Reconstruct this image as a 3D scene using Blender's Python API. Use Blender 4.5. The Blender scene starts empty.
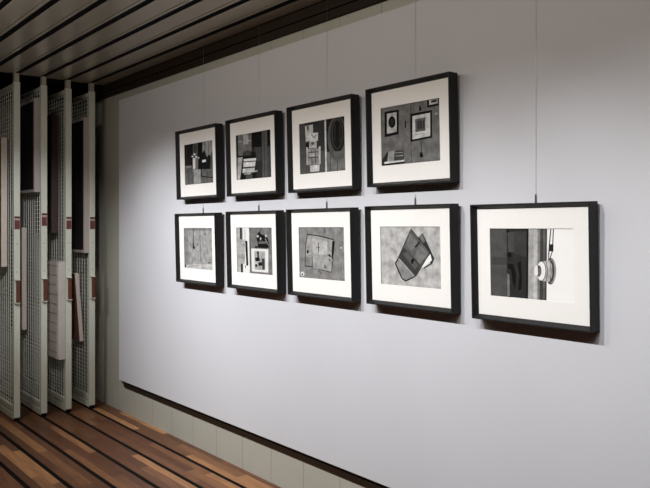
import bpy, bmesh, math, random
from mathutils import Vector, Matrix
random.seed(7)
S = bpy.context.scene
COL = S.collection
PI = math.pi
R = math.radians

# shapes of the nine photographs' tones: (grey, outline in the print's unit square)
ART = {
 'F1': (95, [
  (48, [(0.007, 0.009), (0.308, 0.003), (0.277, 0.531), (0.001, 0.52)]),
  (75, [(0.068, 0.029), (0.063, 0.5), (0.082, 0.501), (0.087, 0.031)]),
  (75, [(0.183, 0.029), (0.168, 0.509), (0.191, 0.511), (0.206, 0.031)]),
  (120, [(0.308, 0.008), (0.483, 0.002), (0.464, 0.306), (0.291, 0.288)]),
  (85, [(0.449, 0.136), (0.442, 0.171), (0.429, 0.201), (0.409, 0.222), (0.386, 0.232), (0.363, 0.229), (0.341, 0.215), (0.325, 0.19), (0.315, 0.157), (0.313, 0.121), (0.319, 0.086), (0.333, 0.056), (0.352, 0.035), (0.375, 0.025), (0.399, 0.028), (0.42, 0.043), (0.437, 0.068), (0.447, 0.1)]),
  (40, [(0.484, 0), (0.641, 0), (0.597, 0.659), (0.45, 0.647)]),
  (150, [(0.652, 0.001), (0.989, 0.001), (0.988, 0.382), (0.629, 0.347)]),
  (125, [(0.715, 0.011), (0.704, 0.329), (0.725, 0.331), (0.737, 0.013)]),
  (125, [(0.843, 0.013), (0.837, 0.343), (0.859, 0.344), (0.865, 0.015)]),
  (48, [(0.623, 0.27), (0.712, 0.203), (0.759, 0.322), (0.807, 0.415), (0.831, 0.329), (0.91, 0.337), (0.894, 0.684), (0.597, 0.659)]),
  (105, [(0.934, 0.302), (1, 0.233), (0.983, 0.679), (0.913, 0.673)]),
  (140, [(0.017, 0.522), (0.224, 0.527), (0.228, 0.591), (0.017, 0.589)]),
  (125, [(0.017, 0.599), (1, 0.681), (1, 1), (0, 1)]),
  (95, [(0.085, 0.631), (0.104, 0.987), (0.141, 0.988), (0.123, 0.633)]),
  (95, [(0.227, 0.617), (0.243, 0.983), (0.266, 0.984), (0.249, 0.618)]),
  (95, [(0.789, 0.688), (0.785, 0.982), (0.817, 0.983), (0.821, 0.69)]),
  (150, [(0.313, 0.636), (0.571, 0.657), (0.549, 0.99), (0.31, 0.987)]),
  (30, [(0.574, 0.532), (0.555, 0.823), (0.588, 0.825), (0.607, 0.535)]),
  (30, [(0.554, 0.83), (0.992, 0.896), (0.998, 0.872), (0.56, 0.806)]),
  (215, [(0.295, 0.353), (0.386, 0.362), (0.37, 0.623), (0.287, 0.616)]),
  (130, [(0.386, 0.362), (0.486, 0.372), (0.47, 0.636), (0.37, 0.623)]),
  (225, [(0.395, 0.273), (0.392, 0.281), (0.385, 0.287), (0.375, 0.291), (0.362, 0.292), (0.349, 0.291), (0.337, 0.287), (0.327, 0.281), (0.321, 0.273), (0.319, 0.265), (0.322, 0.258), (0.329, 0.251), (0.34, 0.247), (0.352, 0.246), (0.365, 0.247), (0.377, 0.251), (0.387, 0.257), (0.393, 0.265)]),
  (215, [(0.32, 0.317), (0.317, 0.324), (0.311, 0.329), (0.3, 0.333), (0.288, 0.334), (0.275, 0.333), (0.262, 0.329), (0.252, 0.324), (0.246, 0.317), (0.244, 0.31), (0.247, 0.303), (0.254, 0.297), (0.264, 0.294), (0.277, 0.292), (0.29, 0.294), (0.302, 0.297), (0.312, 0.303), (0.318, 0.31)]),
  (225, [(0.455, 0.34), (0.452, 0.348), (0.445, 0.354), (0.435, 0.359), (0.422, 0.36), (0.409, 0.359), (0.397, 0.355), (0.388, 0.349), (0.382, 0.341), (0.38, 0.333), (0.383, 0.326), (0.39, 0.319), (0.4, 0.315), (0.412, 0.314), (0.425, 0.315), (0.437, 0.319), (0.447, 0.325), (0.453, 0.332)]),
  (205, [(0.524, 0.368), (0.522, 0.375), (0.517, 0.382), (0.51, 0.386), (0.501, 0.388), (0.492, 0.387), (0.484, 0.384), (0.477, 0.378), (0.473, 0.371), (0.472, 0.363), (0.474, 0.355), (0.479, 0.349), (0.486, 0.344), (0.495, 0.342), (0.504, 0.343), (0.512, 0.347), (0.519, 0.352), (0.523, 0.36)]),
  (225, [(0.627, 0.433), (0.751, 0.43), (0.755, 0.485), (0.63, 0.494)]),
  (60, [(0.262, 0.53), (0.292, 0.533), (0.288, 0.609), (0.258, 0.606)]),
 ]),
 'F2': (68, [
  (135, [(0.039, 0), (0.458, 0.003), (0.447, 0.394), (0.277, 0.401), (0.223, 0.485), (0.031, 0.471)]),
  (170, [(0.059, 0.135), (0.437, 0.155), (0.436, 0.175), (0.059, 0.156)]),
  (165, [(0.213, 0), (0.364, 0), (0.357, 0.221), (0.206, 0.229)]),
  (30, [(0.027, 0), (0.025, 0.478), (0.05, 0.48), (0.051, 0.001)]),
  (30, [(0.025, 0.483), (0.206, 0.491), (0.205, 0.465), (0.023, 0.457)]),
  (165, [(0.037, 0.497), (0.187, 0.502), (0.134, 0.783), (0.085, 1), (0.004, 0.998)]),
  (38, [(0.458, 0.003), (0.738, 0.009), (0.729, 0.338), (0.466, 0.321)]),
  (90, [(0.532, 0.321), (0.729, 0.333), (0.731, 0.634), (0.59, 0.621)]),
  (112, [(0.754, 0.009), (0.899, 0.011), (0.889, 0.992), (0.744, 0.999)]),
  (85, [(0.801, 0.015), (0.797, 0.998), (0.82, 0.999), (0.823, 0.018)]),
  (24, [(0.899, 0.006), (0.997, 0.004), (1, 0.344), (0.897, 0.337)]),
  (100, [(0.906, 0.348), (1, 0.349), (1, 0.995), (0.896, 0.992)]),
  (70, [(0.949, 0.35), (0.945, 0.996), (0.961, 0.997), (0.964, 0.352)]),
  (40, [(0.201, 0.406), (0.563, 0.424), (0.581, 0.97), (0.53, 0.996), (0.12, 1)]),
  (90, [(0.435, 0.456), (0.428, 0.484), (0.408, 0.508), (0.379, 0.524), (0.343, 0.531), (0.305, 0.527), (0.27, 0.513), (0.241, 0.491), (0.223, 0.464), (0.217, 0.433), (0.225, 0.405), (0.245, 0.381), (0.274, 0.365), (0.31, 0.358), (0.348, 0.362), (0.383, 0.376), (0.411, 0.398), (0.429, 0.426)]),
  (30, [(0.257, 0.476), (0.544, 0.492), (0.543, 0.546), (0.239, 0.527)]),
  (218, [(0.21, 0.545), (0.576, 0.557), (0.574, 0.614), (0.219, 0.602)]),
  (212, [(0.194, 0.62), (0.56, 0.631), (0.537, 0.736), (0.198, 0.732)]),
  (60, [(0.205, 0.742), (0.544, 0.75), (0.543, 0.733), (0.204, 0.724)]),
  (60, [(0.209, 0.613), (0.568, 0.626), (0.567, 0.611), (0.208, 0.598)]),
  (192, [(0.176, 0.756), (0.537, 0.761), (0.517, 0.86), (0.159, 0.849)]),
  (150, [(0.518, 0.82), (0.608, 0.822), (0.607, 0.859), (0.517, 0.86)]),
  (160, [(0.211, 0.861), (0.433, 0.868), (0.425, 0.898), (0.214, 0.892)]),
  (25, [(0.181, 0.531), (0.111, 0.996), (0.142, 1), (0.212, 0.536)]),
  (100, [(0.261, 0.908), (0.465, 0.911), (0.47, 0.992), (0.266, 0.993)]),
 ]),
 'F3': (72, [
  (108, [(0.001, 0.54), (0.571, 0.584), (0.569, 1), (0, 1)]),
  (95, [(0, 0.005), (0.135, 0.004), (0.129, 0.549), (0.001, 0.54)]),
  (190, [(0.128, 0.055), (0.309, 0.051), (0.311, 0.232), (0.224, 0.233), (0.216, 0.362), (0.139, 0.371)]),
  (130, [(0.169, 0.069), (0.222, 0.053), (0.22, 0.142), (0.173, 0.148)]),
  (205, [(0.225, 0.215), (0.426, 0.221), (0.412, 0.379), (0.221, 0.371)]),
  (120, [(0.265, 0.243), (0.327, 0.316), (0.338, 0.309), (0.276, 0.236)]),
  (120, [(0.338, 0.317), (0.391, 0.267), (0.38, 0.257), (0.327, 0.307)]),
  (178, [(0.216, 0.365), (0.389, 0.381), (0.386, 0.515), (0.213, 0.506)]),
  (110, [(0.342, 0.422), (0.34, 0.432), (0.333, 0.441), (0.322, 0.446), (0.308, 0.448), (0.294, 0.447), (0.281, 0.441), (0.271, 0.433), (0.264, 0.423), (0.262, 0.412), (0.264, 0.402), (0.271, 0.393), (0.282, 0.388), (0.296, 0.386), (0.31, 0.387), (0.323, 0.393), (0.333, 0.401), (0.34, 0.411)]),
  (50, [(0.144, 0.398), (0.215, 0.401), (0.213, 0.5), (0.148, 0.493)]),
  (145, [(0.16, 0.513), (0.466, 0.529), (0.454, 0.841), (0.159, 0.825)]),
  (185, [(0.149, 0.477), (0.187, 0.479), (0.177, 0.821), (0.148, 0.824)]),
  (188, [(0.43, 0.496), (0.472, 0.496), (0.466, 0.831), (0.432, 0.839)]),
  (95, [(0.197, 0.591), (0.42, 0.602), (0.419, 0.584), (0.196, 0.573)]),
  (95, [(0.195, 0.698), (0.418, 0.707), (0.417, 0.684), (0.194, 0.675)]),
  (95, [(0.262, 0.537), (0.262, 0.811), (0.28, 0.812), (0.279, 0.539)]),
  (95, [(0.343, 0.541), (0.343, 0.818), (0.361, 0.819), (0.36, 0.543)]),
  (165, [(0.211, 0.61), (0.327, 0.612), (0.32, 0.673), (0.215, 0.673)]),
  (200, [(0.224, 0.841), (0.443, 0.845), (0.435, 0.968), (0.233, 0.968)]),
  (55, [(0.615, 0), (1, 0), (1, 0.643), (0.609, 0.626)]),
  (135, [(0.612, 0.616), (1, 0.63), (1, 1), (0.603, 1)]),
  (112, [(1, 0.401), (1, 0.505), (1, 0.6), (0.973, 0.681), (0.931, 0.741), (0.882, 0.778), (0.829, 0.786), (0.777, 0.767), (0.728, 0.721), (0.686, 0.651), (0.655, 0.561), (0.636, 0.459), (0.631, 0.35), (0.64, 0.243), (0.662, 0.146), (0.697, 0.066), (0.74, 0.007), (0.79, 0), (0.843, 0), (0.895, 0), (0.942, 0.038), (0.982, 0.108), (1, 0.196), (1, 0.296)]),
  (58, [(0.997, 0.348), (0.991, 0.429), (0.974, 0.504), (0.949, 0.568), (0.917, 0.615), (0.88, 0.644), (0.84, 0.65), (0.8, 0.635), (0.763, 0.599), (0.731, 0.543), (0.707, 0.473), (0.693, 0.392), (0.689, 0.307), (0.696, 0.224), (0.713, 0.147), (0.739, 0.084), (0.772, 0.037), (0.81, 0.011), (0.85, 0.006), (0.89, 0.023), (0.926, 0.061), (0.957, 0.116), (0.979, 0.186), (0.993, 0.264)]),
  (92, [(0.956, 0.318), (0.951, 0.39), (0.938, 0.457), (0.918, 0.513), (0.893, 0.556), (0.864, 0.581), (0.833, 0.587), (0.802, 0.574), (0.773, 0.542), (0.749, 0.494), (0.73, 0.432), (0.719, 0.361), (0.717, 0.286), (0.722, 0.212), (0.735, 0.144), (0.756, 0.088), (0.781, 0.046), (0.811, 0.022), (0.842, 0.017), (0.873, 0.032), (0.901, 0.064), (0.925, 0.113), (0.942, 0.174), (0.953, 0.244)]),
  (50, [(0.935, 0.327), (0.93, 0.394), (0.92, 0.455), (0.903, 0.507), (0.882, 0.546), (0.858, 0.569), (0.833, 0.575), (0.807, 0.563), (0.784, 0.534), (0.764, 0.49), (0.749, 0.434), (0.74, 0.369), (0.738, 0.301), (0.743, 0.234), (0.754, 0.172), (0.77, 0.12), (0.792, 0.082), (0.816, 0.059), (0.841, 0.054), (0.867, 0.067), (0.89, 0.096), (0.909, 0.14), (0.924, 0.196), (0.933, 0.26)]),
  (80, [(0.784, 0.12), (0.765, 0.442), (0.787, 0.445), (0.806, 0.124)]),
  (80, [(0.877, 0.159), (0.885, 0.482), (0.906, 0.484), (0.898, 0.161)]),
  (120, [(0.637, 0.619), (0.995, 0.637), (0.97, 0.738), (0.891, 0.785), (0.797, 0.786), (0.717, 0.751)]),
  (70, [(0.823, 0.788), (0.819, 0.998), (0.833, 0.999), (0.836, 0.79)]),
  (70, [(0.679, 0.709), (0.669, 0.999), (0.68, 1), (0.69, 0.71)]),
  (205, [(0.568, 0), (0.604, 0), (0.602, 1), (0.569, 1)]),
 ]),
 'F4': (128, [
  (100, [(0.516, 0), (0.523, 0.175), (0.539, 0.177), (0.531, 0.003)]),
  (100, [(0.518, 0.635), (0.517, 0.982), (0.528, 0.983), (0.528, 0.636)]),
  (24, [(0.062, 0.071), (0.32, 0.071), (0.312, 0.488), (0.059, 0.507)]),
  (190, [(0.107, 0.111), (0.281, 0.108), (0.275, 0.441), (0.101, 0.453)]),
  (28, [(0.259, 0.275), (0.254, 0.309), (0.243, 0.337), (0.225, 0.357), (0.204, 0.365), (0.182, 0.362), (0.161, 0.347), (0.144, 0.322), (0.134, 0.289), (0.13, 0.254), (0.135, 0.22), (0.147, 0.192), (0.164, 0.172), (0.186, 0.164), (0.208, 0.168), (0.229, 0.183), (0.245, 0.208), (0.256, 0.24)]),
  (60, [(0.228, 0.27), (0.226, 0.291), (0.22, 0.31), (0.211, 0.322), (0.2, 0.328), (0.188, 0.326), (0.177, 0.317), (0.168, 0.301), (0.163, 0.281), (0.161, 0.259), (0.164, 0.238), (0.17, 0.22), (0.179, 0.207), (0.19, 0.201), (0.202, 0.203), (0.213, 0.213), (0.221, 0.228), (0.227, 0.248)]),
  (24, [(0.515, 0.179), (0.875, 0.174), (0.868, 0.616), (0.512, 0.645)]),
  (205, [(0.551, 0.221), (0.846, 0.213), (0.84, 0.587), (0.547, 0.608)]),
  (120, [(0.596, 0.279), (0.767, 0.273), (0.763, 0.492), (0.598, 0.493)]),
  (78, [(0.631, 0.316), (0.751, 0.316), (0.749, 0.452), (0.634, 0.453)]),
  (120, [(0.658, 0.313), (0.663, 0.452), (0.676, 0.453), (0.67, 0.314)]),
  (120, [(0.708, 0.314), (0.713, 0.455), (0.726, 0.456), (0.72, 0.315)]),
  (150, [(0.598, 0.536), (0.749, 0.532), (0.747, 0.522), (0.596, 0.526)]),
  (26, [(0.8, 0.002), (0.986, 0.002), (0.984, 0.117), (0.801, 0.126)]),
  (195, [(0.834, 0.009), (0.967, 0.01), (0.966, 0.085), (0.833, 0.088)]),
  (60, [(0.863, 0.02), (0.951, 0.019), (0.95, 0.053), (0.862, 0.057)]),
  (28, [(0.419, 0.286), (0.442, 0.284), (0.441, 0.393), (0.419, 0.4)]),
  (40, [(0.67, 0.081), (0.693, 0.075), (0.709, 0.153), (0.664, 0.15)]),
  (60, [(0.683, 0.651), (0.684, 0.843), (0.697, 0.844), (0.695, 0.652)]),
  (24, [(0.673, 0.832), (0.703, 0.83), (0.722, 0.907), (0.692, 0.924), (0.662, 0.906)]),
  (175, [(0.957, 0.248), (0.956, 0.254), (0.953, 0.26), (0.948, 0.263), (0.943, 0.265), (0.937, 0.264), (0.932, 0.26), (0.928, 0.255), (0.925, 0.249), (0.924, 0.242), (0.925, 0.236), (0.928, 0.23), (0.932, 0.227), (0.938, 0.225), (0.944, 0.226), (0.949, 0.23), (0.953, 0.235), (0.956, 0.241)]),
  (60, [(0, 0.896), (0.106, 0.758), (0.131, 0.935), (0.001, 0.951)]),
  (30, [(0.001, 0.956), (0.412, 0.939), (0.411, 0.991), (0, 1)]),
  (150, [(0.123, 0.762), (0.23, 0.758), (0.216, 0.943), (0.097, 0.943)]),
  (88, [(0.236, 0.764), (0.397, 0.766), (0.396, 0.933), (0.221, 0.933)]),
  (150, [(0.247, 0.807), (0.383, 0.809), (0.382, 0.793), (0.245, 0.791)]),
  (150, [(0.246, 0.86), (0.382, 0.861), (0.381, 0.845), (0.244, 0.844)]),
  (205, [(0.045, 0.933), (0.402, 0.928), (0.401, 0.959), (0.044, 0.968)]),
 ]),
 'F5': (150, [
  (122, [(0.004, 0.003), (0.141, 0.001), (0.136, 0.99), (0, 1)]),
  (120, [(0.004, 0.003), (1, 0.002), (0.998, 0.064), (0.002, 0.067)]),
  (95, [(0.33, 0.01), (0.313, 0.366), (0.346, 0.366), (0.362, 0.011)]),
  (24, [(0.305, 0.359), (0.345, 0.349), (0.349, 0.439), (0.402, 0.487), (0.34, 0.524), (0.298, 0.488)]),
  (85, [(0.452, 0.365), (0.453, 0.438), (0.482, 0.437), (0.48, 0.364)]),
  (118, [(0.553, 0.183), (0.57, 0.832), (0.605, 0.83), (0.588, 0.182)]),
  (118, [(0.71, 0.112), (0.718, 0.184), (0.76, 0.181), (0.752, 0.109)]),
  (118, [(0.81, 0.469), (0.794, 0.635), (0.822, 0.635), (0.838, 0.469)]),
  (120, [(0.796, 0.147), (0.793, 0.157), (0.784, 0.165), (0.771, 0.172), (0.755, 0.175), (0.738, 0.175), (0.722, 0.172), (0.709, 0.165), (0.701, 0.157), (0.698, 0.147), (0.702, 0.137), (0.71, 0.128), (0.724, 0.122), (0.74, 0.118), (0.757, 0.118), (0.772, 0.122), (0.785, 0.128), (0.793, 0.137)]),
  (172, [(0.064, 0.925), (0.338, 0.882), (0.964, 0.857), (0.995, 0.958), (1, 0.998), (0.512, 0.995), (0.026, 0.994)]),
  (150, [(0.084, 0.977), (0.517, 0.914), (0.513, 0.895), (0.08, 0.958)]),
  (150, [(0.585, 0.983), (0.964, 0.934), (0.961, 0.915), (0.581, 0.964)]),
  (70, [(0.001, 0.934), (0.054, 0.915), (0.052, 0.974), (0, 0.995)]),
  (75, [(0.928, 0.828), (0.925, 0.833), (0.917, 0.839), (0.904, 0.843), (0.888, 0.845), (0.872, 0.846), (0.856, 0.844), (0.844, 0.841), (0.836, 0.836), (0.833, 0.831), (0.836, 0.825), (0.844, 0.82), (0.857, 0.816), (0.873, 0.813), (0.889, 0.813), (0.905, 0.814), (0.917, 0.817), (0.926, 0.822)]),
 ]),
 'F6': (118, [
  (165, [(0, 0), (0.378, 0.001), (0.373, 1), (0, 1)]),
  (60, [(0.092, 0.004), (0.155, 0.003), (0.155, 0.268), (0.092, 0.269)]),
  (225, [(0.18, 0.003), (0.36, 0.001), (0.355, 0.994), (0.166, 1)]),
  (150, [(0.233, 0.01), (0.232, 0.286), (0.251, 0.285), (0.251, 0.01)]),
  (168, [(0.035, 0.266), (0.235, 0.262), (0.228, 0.804), (0.037, 0.807)]),
  (140, [(0.042, 0.391), (0.229, 0.382), (0.229, 0.37), (0.042, 0.379)]),
  (140, [(0.043, 0.534), (0.229, 0.524), (0.228, 0.512), (0.042, 0.522)]),
  (140, [(0.043, 0.676), (0.228, 0.669), (0.228, 0.658), (0.043, 0.664)]),
  (22, [(0.241, 0.285), (0.309, 0.296), (0.319, 0.835), (0.264, 0.844)]),
  (48, [(0.099, 0.809), (0.16, 0.806), (0.154, 0.997), (0.099, 0.995)]),
  (120, [(0.216, 0.829), (0.228, 0.898), (0.252, 0.894), (0.24, 0.825)]),
  (70, [(0.374, 0.006), (0.374, 1), (0.395, 1), (0.395, 0.006)]),
  (95, [(0.68, 0.008), (0.679, 0.088), (0.697, 0.088), (0.698, 0.008)]),
  (95, [(0.979, 0.003), (0.977, 0.997), (1, 0.995), (1, 0.002)]),
  (32, [(0.591, 0.149), (0.658, 0.065), (0.693, 0.135), (0.806, 0.169), (0.85, 0.152), (0.887, 0.249), (0.925, 0.41), (0.86, 0.439), (0.594, 0.437), (0.601, 0.337), (0.551, 0.185)]),
  (205, [(0.638, 0.188), (0.636, 0.196), (0.63, 0.203), (0.62, 0.209), (0.608, 0.212), (0.596, 0.212), (0.584, 0.209), (0.574, 0.204), (0.568, 0.197), (0.566, 0.189), (0.568, 0.181), (0.575, 0.174), (0.584, 0.168), (0.596, 0.165), (0.609, 0.165), (0.621, 0.168), (0.63, 0.173), (0.636, 0.18)]),
  (190, [(0.662, 0.211), (0.71, 0.224), (0.691, 0.276), (0.667, 0.272)]),
  (200, [(0.862, 0.179), (0.86, 0.189), (0.855, 0.197), (0.848, 0.204), (0.839, 0.207), (0.83, 0.208), (0.821, 0.204), (0.814, 0.198), (0.81, 0.19), (0.808, 0.18), (0.81, 0.171), (0.815, 0.162), (0.822, 0.156), (0.831, 0.152), (0.84, 0.152), (0.849, 0.155), (0.856, 0.161), (0.86, 0.17)]),
  (110, [(0.625, 0.301), (0.833, 0.285), (0.85, 0.342), (0.624, 0.352)]),
  (150, [(0.798, 0.23), (0.898, 0.39), (0.911, 0.384), (0.811, 0.224)]),
  (55, [(0.519, 0.409), (0.594, 0.395), (0.587, 0.447), (0.521, 0.448)]),
  (222, [(0.412, 0.456), (0.889, 0.461), (0.874, 0.957), (0.421, 0.956)]),
  (165, [(0.503, 0.505), (0.8, 0.505), (0.794, 0.911), (0.499, 0.912)]),
  (38, [(0.514, 0.653), (0.636, 0.637), (0.665, 0.717), (0.531, 0.733)]),
  (45, [(0.578, 0.512), (0.628, 0.522), (0.627, 0.649), (0.585, 0.651)]),
  (40, [(0.605, 0.753), (0.709, 0.738), (0.714, 0.818), (0.613, 0.829)]),
  (70, [(0.704, 0.669), (0.783, 0.655), (0.78, 0.894), (0.712, 0.902)]),
  (30, [(0.578, 0.821), (0.576, 0.832), (0.57, 0.842), (0.562, 0.85), (0.553, 0.854), (0.542, 0.854), (0.533, 0.851), (0.525, 0.844), (0.52, 0.835), (0.518, 0.824), (0.52, 0.813), (0.525, 0.803), (0.533, 0.795), (0.543, 0.791), (0.553, 0.791), (0.563, 0.794), (0.571, 0.801), (0.576, 0.81)]),
  (200, [(0.519, 0.757), (0.596, 0.747), (0.596, 0.788), (0.524, 0.796)]),
 ]),
 'F7': (122, [
  (150, [(0.192, 0.142), (0.78, 0.237), (0.758, 0.57), (0.711, 0.848), (0.435, 0.807), (0.124, 0.765), (0.137, 0.535)]),
  (168, [(0.286, 0.223), (0.63, 0.27), (0.63, 0.526), (0.334, 0.508)]),
  (132, [(0.131, 0.583), (0.292, 0.568), (0.288, 0.757), (0.127, 0.765)]),
  (45, [(0.19, 0.151), (0.447, 0.176), (0.449, 0.157), (0.193, 0.132)]),
  (45, [(0.445, 0.176), (0.778, 0.246), (0.783, 0.228), (0.451, 0.157)]),
  (45, [(0.185, 0.141), (0.139, 0.366), (0.153, 0.368), (0.198, 0.143)]),
  (45, [(0.139, 0.367), (0.117, 0.765), (0.131, 0.765), (0.153, 0.367)]),
  (55, [(0.123, 0.776), (0.3, 0.784), (0.303, 0.763), (0.125, 0.754)]),
  (55, [(0.42, 0.819), (0.709, 0.859), (0.712, 0.846), (0.423, 0.805)]),
  (55, [(0.718, 0.853), (0.765, 0.57), (0.75, 0.569), (0.703, 0.852)]),
  (55, [(0.287, 0.568), (0.296, 0.757), (0.307, 0.756), (0.298, 0.567)]),
  (18, [(0.741, 0.274), (0.796, 0.246), (0.77, 0.5), (0.742, 0.598), (0.722, 0.57)]),
  (40, [(0.427, 0.294), (0.433, 0.501), (0.449, 0.501), (0.443, 0.294)]),
  (40, [(0.395, 0.394), (0.47, 0.394), (0.47, 0.382), (0.395, 0.383)]),
  (35, [(0.63, 0.517), (0.69, 0.513), (0.717, 0.566), (0.681, 0.562)]),
  (45, [(0.218, 0.481), (0.216, 0.494), (0.211, 0.505), (0.205, 0.514), (0.197, 0.519), (0.188, 0.519), (0.18, 0.514), (0.174, 0.506), (0.17, 0.495), (0.168, 0.482), (0.17, 0.468), (0.175, 0.457), (0.181, 0.448), (0.19, 0.444), (0.198, 0.443), (0.206, 0.448), (0.212, 0.456), (0.216, 0.468)]),
  (60, [(0.558, 0.728), (0.578, 0.786), (0.598, 0.78), (0.578, 0.722)]),
  (60, [(0.655, 0.61), (0.68, 0.645), (0.693, 0.637), (0.668, 0.602)]),
  (200, [(0.268, 0.425), (0.267, 0.435), (0.264, 0.444), (0.261, 0.45), (0.256, 0.454), (0.251, 0.454), (0.247, 0.45), (0.243, 0.444), (0.241, 0.435), (0.241, 0.426), (0.242, 0.416), (0.244, 0.407), (0.248, 0.401), (0.252, 0.397), (0.257, 0.397), (0.262, 0.401), (0.265, 0.407), (0.267, 0.416)]),
  (80, [(0.196, 0.55), (0.277, 0.565), (0.28, 0.556), (0.199, 0.541)]),
  (80, [(0.578, 0.037), (0.581, 0.107), (0.602, 0.106), (0.599, 0.036)]),
  (190, [(0.939, 0.383), (0.938, 0.389), (0.935, 0.394), (0.93, 0.397), (0.924, 0.399), (0.918, 0.399), (0.912, 0.397), (0.908, 0.394), (0.905, 0.389), (0.904, 0.384), (0.905, 0.378), (0.908, 0.373), (0.913, 0.37), (0.919, 0.368), (0.925, 0.368), (0.931, 0.37), (0.935, 0.373), (0.938, 0.378)]),
  (185, [(0.104, 0.924), (0.101, 0.938), (0.093, 0.952), (0.08, 0.962), (0.065, 0.968), (0.048, 0.968), (0.033, 0.964), (0.02, 0.955), (0.012, 0.942), (0.01, 0.927), (0.013, 0.912), (0.021, 0.899), (0.034, 0.889), (0.05, 0.883), (0.066, 0.883), (0.082, 0.887), (0.094, 0.896), (0.102, 0.909)]),
  (60, [(0.074, 0.934), (0.073, 0.941), (0.07, 0.947), (0.065, 0.951), (0.06, 0.954), (0.054, 0.954), (0.048, 0.952), (0.044, 0.948), (0.041, 0.942), (0.04, 0.936), (0.041, 0.929), (0.044, 0.923), (0.049, 0.919), (0.055, 0.916), (0.06, 0.916), (0.066, 0.918), (0.07, 0.922), (0.073, 0.928)]),
  (150, [(0.931, 0.704), (0.952, 0.863), (0.97, 0.86), (0.948, 0.701)]),
  (88, [(0.425, 0.842), (0.49, 0.91), (0.508, 0.896), (0.443, 0.828)]),
 ]),
 'F8': (168, [
  (62, [(0.634, 0.2), (0.718, 0.106), (0.779, 0.248), (0.897, 0.518), (0.837, 0.615), (0.799, 0.453)]),
  (105, [(0.668, 0.181), (0.713, 0.129), (0.757, 0.248), (0.712, 0.272)]),
  (225, [(0.834, 0.441), (0.855, 0.547), (0.73, 0.662), (0.674, 0.683), (0.704, 0.617), (0.78, 0.522)]),
  (60, [(0.83, 0.438), (0.872, 0.534), (0.89, 0.525), (0.848, 0.429)]),
  (60, [(0.872, 0.526), (0.843, 0.595), (0.861, 0.602), (0.89, 0.533)]),
  (60, [(0.847, 0.59), (0.725, 0.671), (0.735, 0.688), (0.857, 0.607)]),
  (128, [(0.313, 0.541), (0.576, 0.822), (0.421, 0.916), (0.367, 0.88), (0.251, 0.627)]),
  (42, [(0.297, 0.536), (0.242, 0.622), (0.26, 0.632), (0.315, 0.547)]),
  (42, [(0.241, 0.632), (0.353, 0.885), (0.372, 0.875), (0.26, 0.622)]),
  (42, [(0.357, 0.889), (0.415, 0.925), (0.427, 0.906), (0.369, 0.871)]),
  (42, [(0.425, 0.925), (0.58, 0.84), (0.571, 0.822), (0.416, 0.906)]),
  (96, [(0.528, 0.042), (0.832, 0.418), (0.589, 0.83), (0.306, 0.53)]),
  (114, [(0.509, 0.113), (0.645, 0.262), (0.529, 0.416), (0.437, 0.302)]),
  (66, [(0.402, 0.35), (0.529, 0.474), (0.675, 0.642), (0.589, 0.83), (0.306, 0.53)]),
  (88, [(0.378, 0.456), (0.46, 0.418), (0.641, 0.643), (0.577, 0.716)]),
  (116, [(0.667, 0.296), (0.81, 0.435), (0.664, 0.619), (0.579, 0.507)]),
  (34, [(0.523, 0.046), (0.828, 0.422), (0.837, 0.414), (0.532, 0.038)]),
  (34, [(0.828, 0.415), (0.584, 0.828), (0.594, 0.833), (0.837, 0.421)]),
  (34, [(0.593, 0.826), (0.311, 0.526), (0.302, 0.534), (0.585, 0.834)]),
  (34, [(0.312, 0.532), (0.533, 0.045), (0.523, 0.04), (0.301, 0.528)]),
  (40, [(0.604, 0.353), (0.678, 0.259), (0.657, 0.242), (0.583, 0.336)]),
  (20, [(0.519, 0.561), (0.551, 0.527), (0.578, 0.549), (0.546, 0.625), (0.523, 0.614)]),
  (180, [(0.31, 0.545), (0.563, 0.817), (0.57, 0.81), (0.317, 0.538)]),
 ]),
 'F9': (70, [
  (92, [(0, 0), (0.215, 0.001), (0.2, 1), (0, 1)]),
  (80, [(0.005, 0.42), (0.208, 0.427), (0.209, 0.533), (0.006, 0.54)]),
  (58, [(0.215, 0.001), (0.486, 0.001), (0.467, 1), (0.2, 1)]),
  (85, [(0.227, 0.062), (0.306, 0.051), (0.308, 0.343), (0.23, 0.344)]),
  (70, [(0.306, 0.04), (0.47, 0.042), (0.464, 0.409), (0.312, 0.366)]),
  (22, [(0.272, 0.378), (0.27, 0.391), (0.265, 0.403), (0.257, 0.411), (0.248, 0.416), (0.239, 0.416), (0.23, 0.412), (0.223, 0.404), (0.218, 0.392), (0.217, 0.379), (0.219, 0.367), (0.224, 0.355), (0.232, 0.347), (0.241, 0.342), (0.25, 0.342), (0.259, 0.346), (0.266, 0.354), (0.271, 0.366)]),
  (24, [(0.217, 0.509), (0.284, 0.518), (0.324, 0.645), (0.31, 0.878), (0.278, 0.764), (0.262, 0.601), (0.219, 0.579)]),
  (24, [(0.343, 0.505), (0.383, 0.457), (0.393, 0.641), (0.391, 0.873), (0.344, 0.899), (0.367, 0.689)]),
  (120, [(0.21, 0.65), (0.241, 0.672), (0.242, 0.976), (0.208, 0.998)]),
  (20, [(0.246, 0.039), (0.244, 0.045), (0.241, 0.051), (0.235, 0.055), (0.229, 0.057), (0.222, 0.057), (0.215, 0.055), (0.21, 0.051), (0.207, 0.045), (0.206, 0.038), (0.207, 0.032), (0.211, 0.026), (0.216, 0.022), (0.223, 0.02), (0.23, 0.02), (0.236, 0.023), (0.241, 0.027), (0.245, 0.032)]),
  (40, [(0.463, 0), (0.486, 0.001), (0.467, 1), (0.444, 1)]),
  (165, [(0.486, 0.001), (0.62, 0), (0.603, 1), (0.467, 1)]),
  (125, [(0.598, 0), (0.624, 0), (0.603, 1), (0.579, 1)]),
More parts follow.
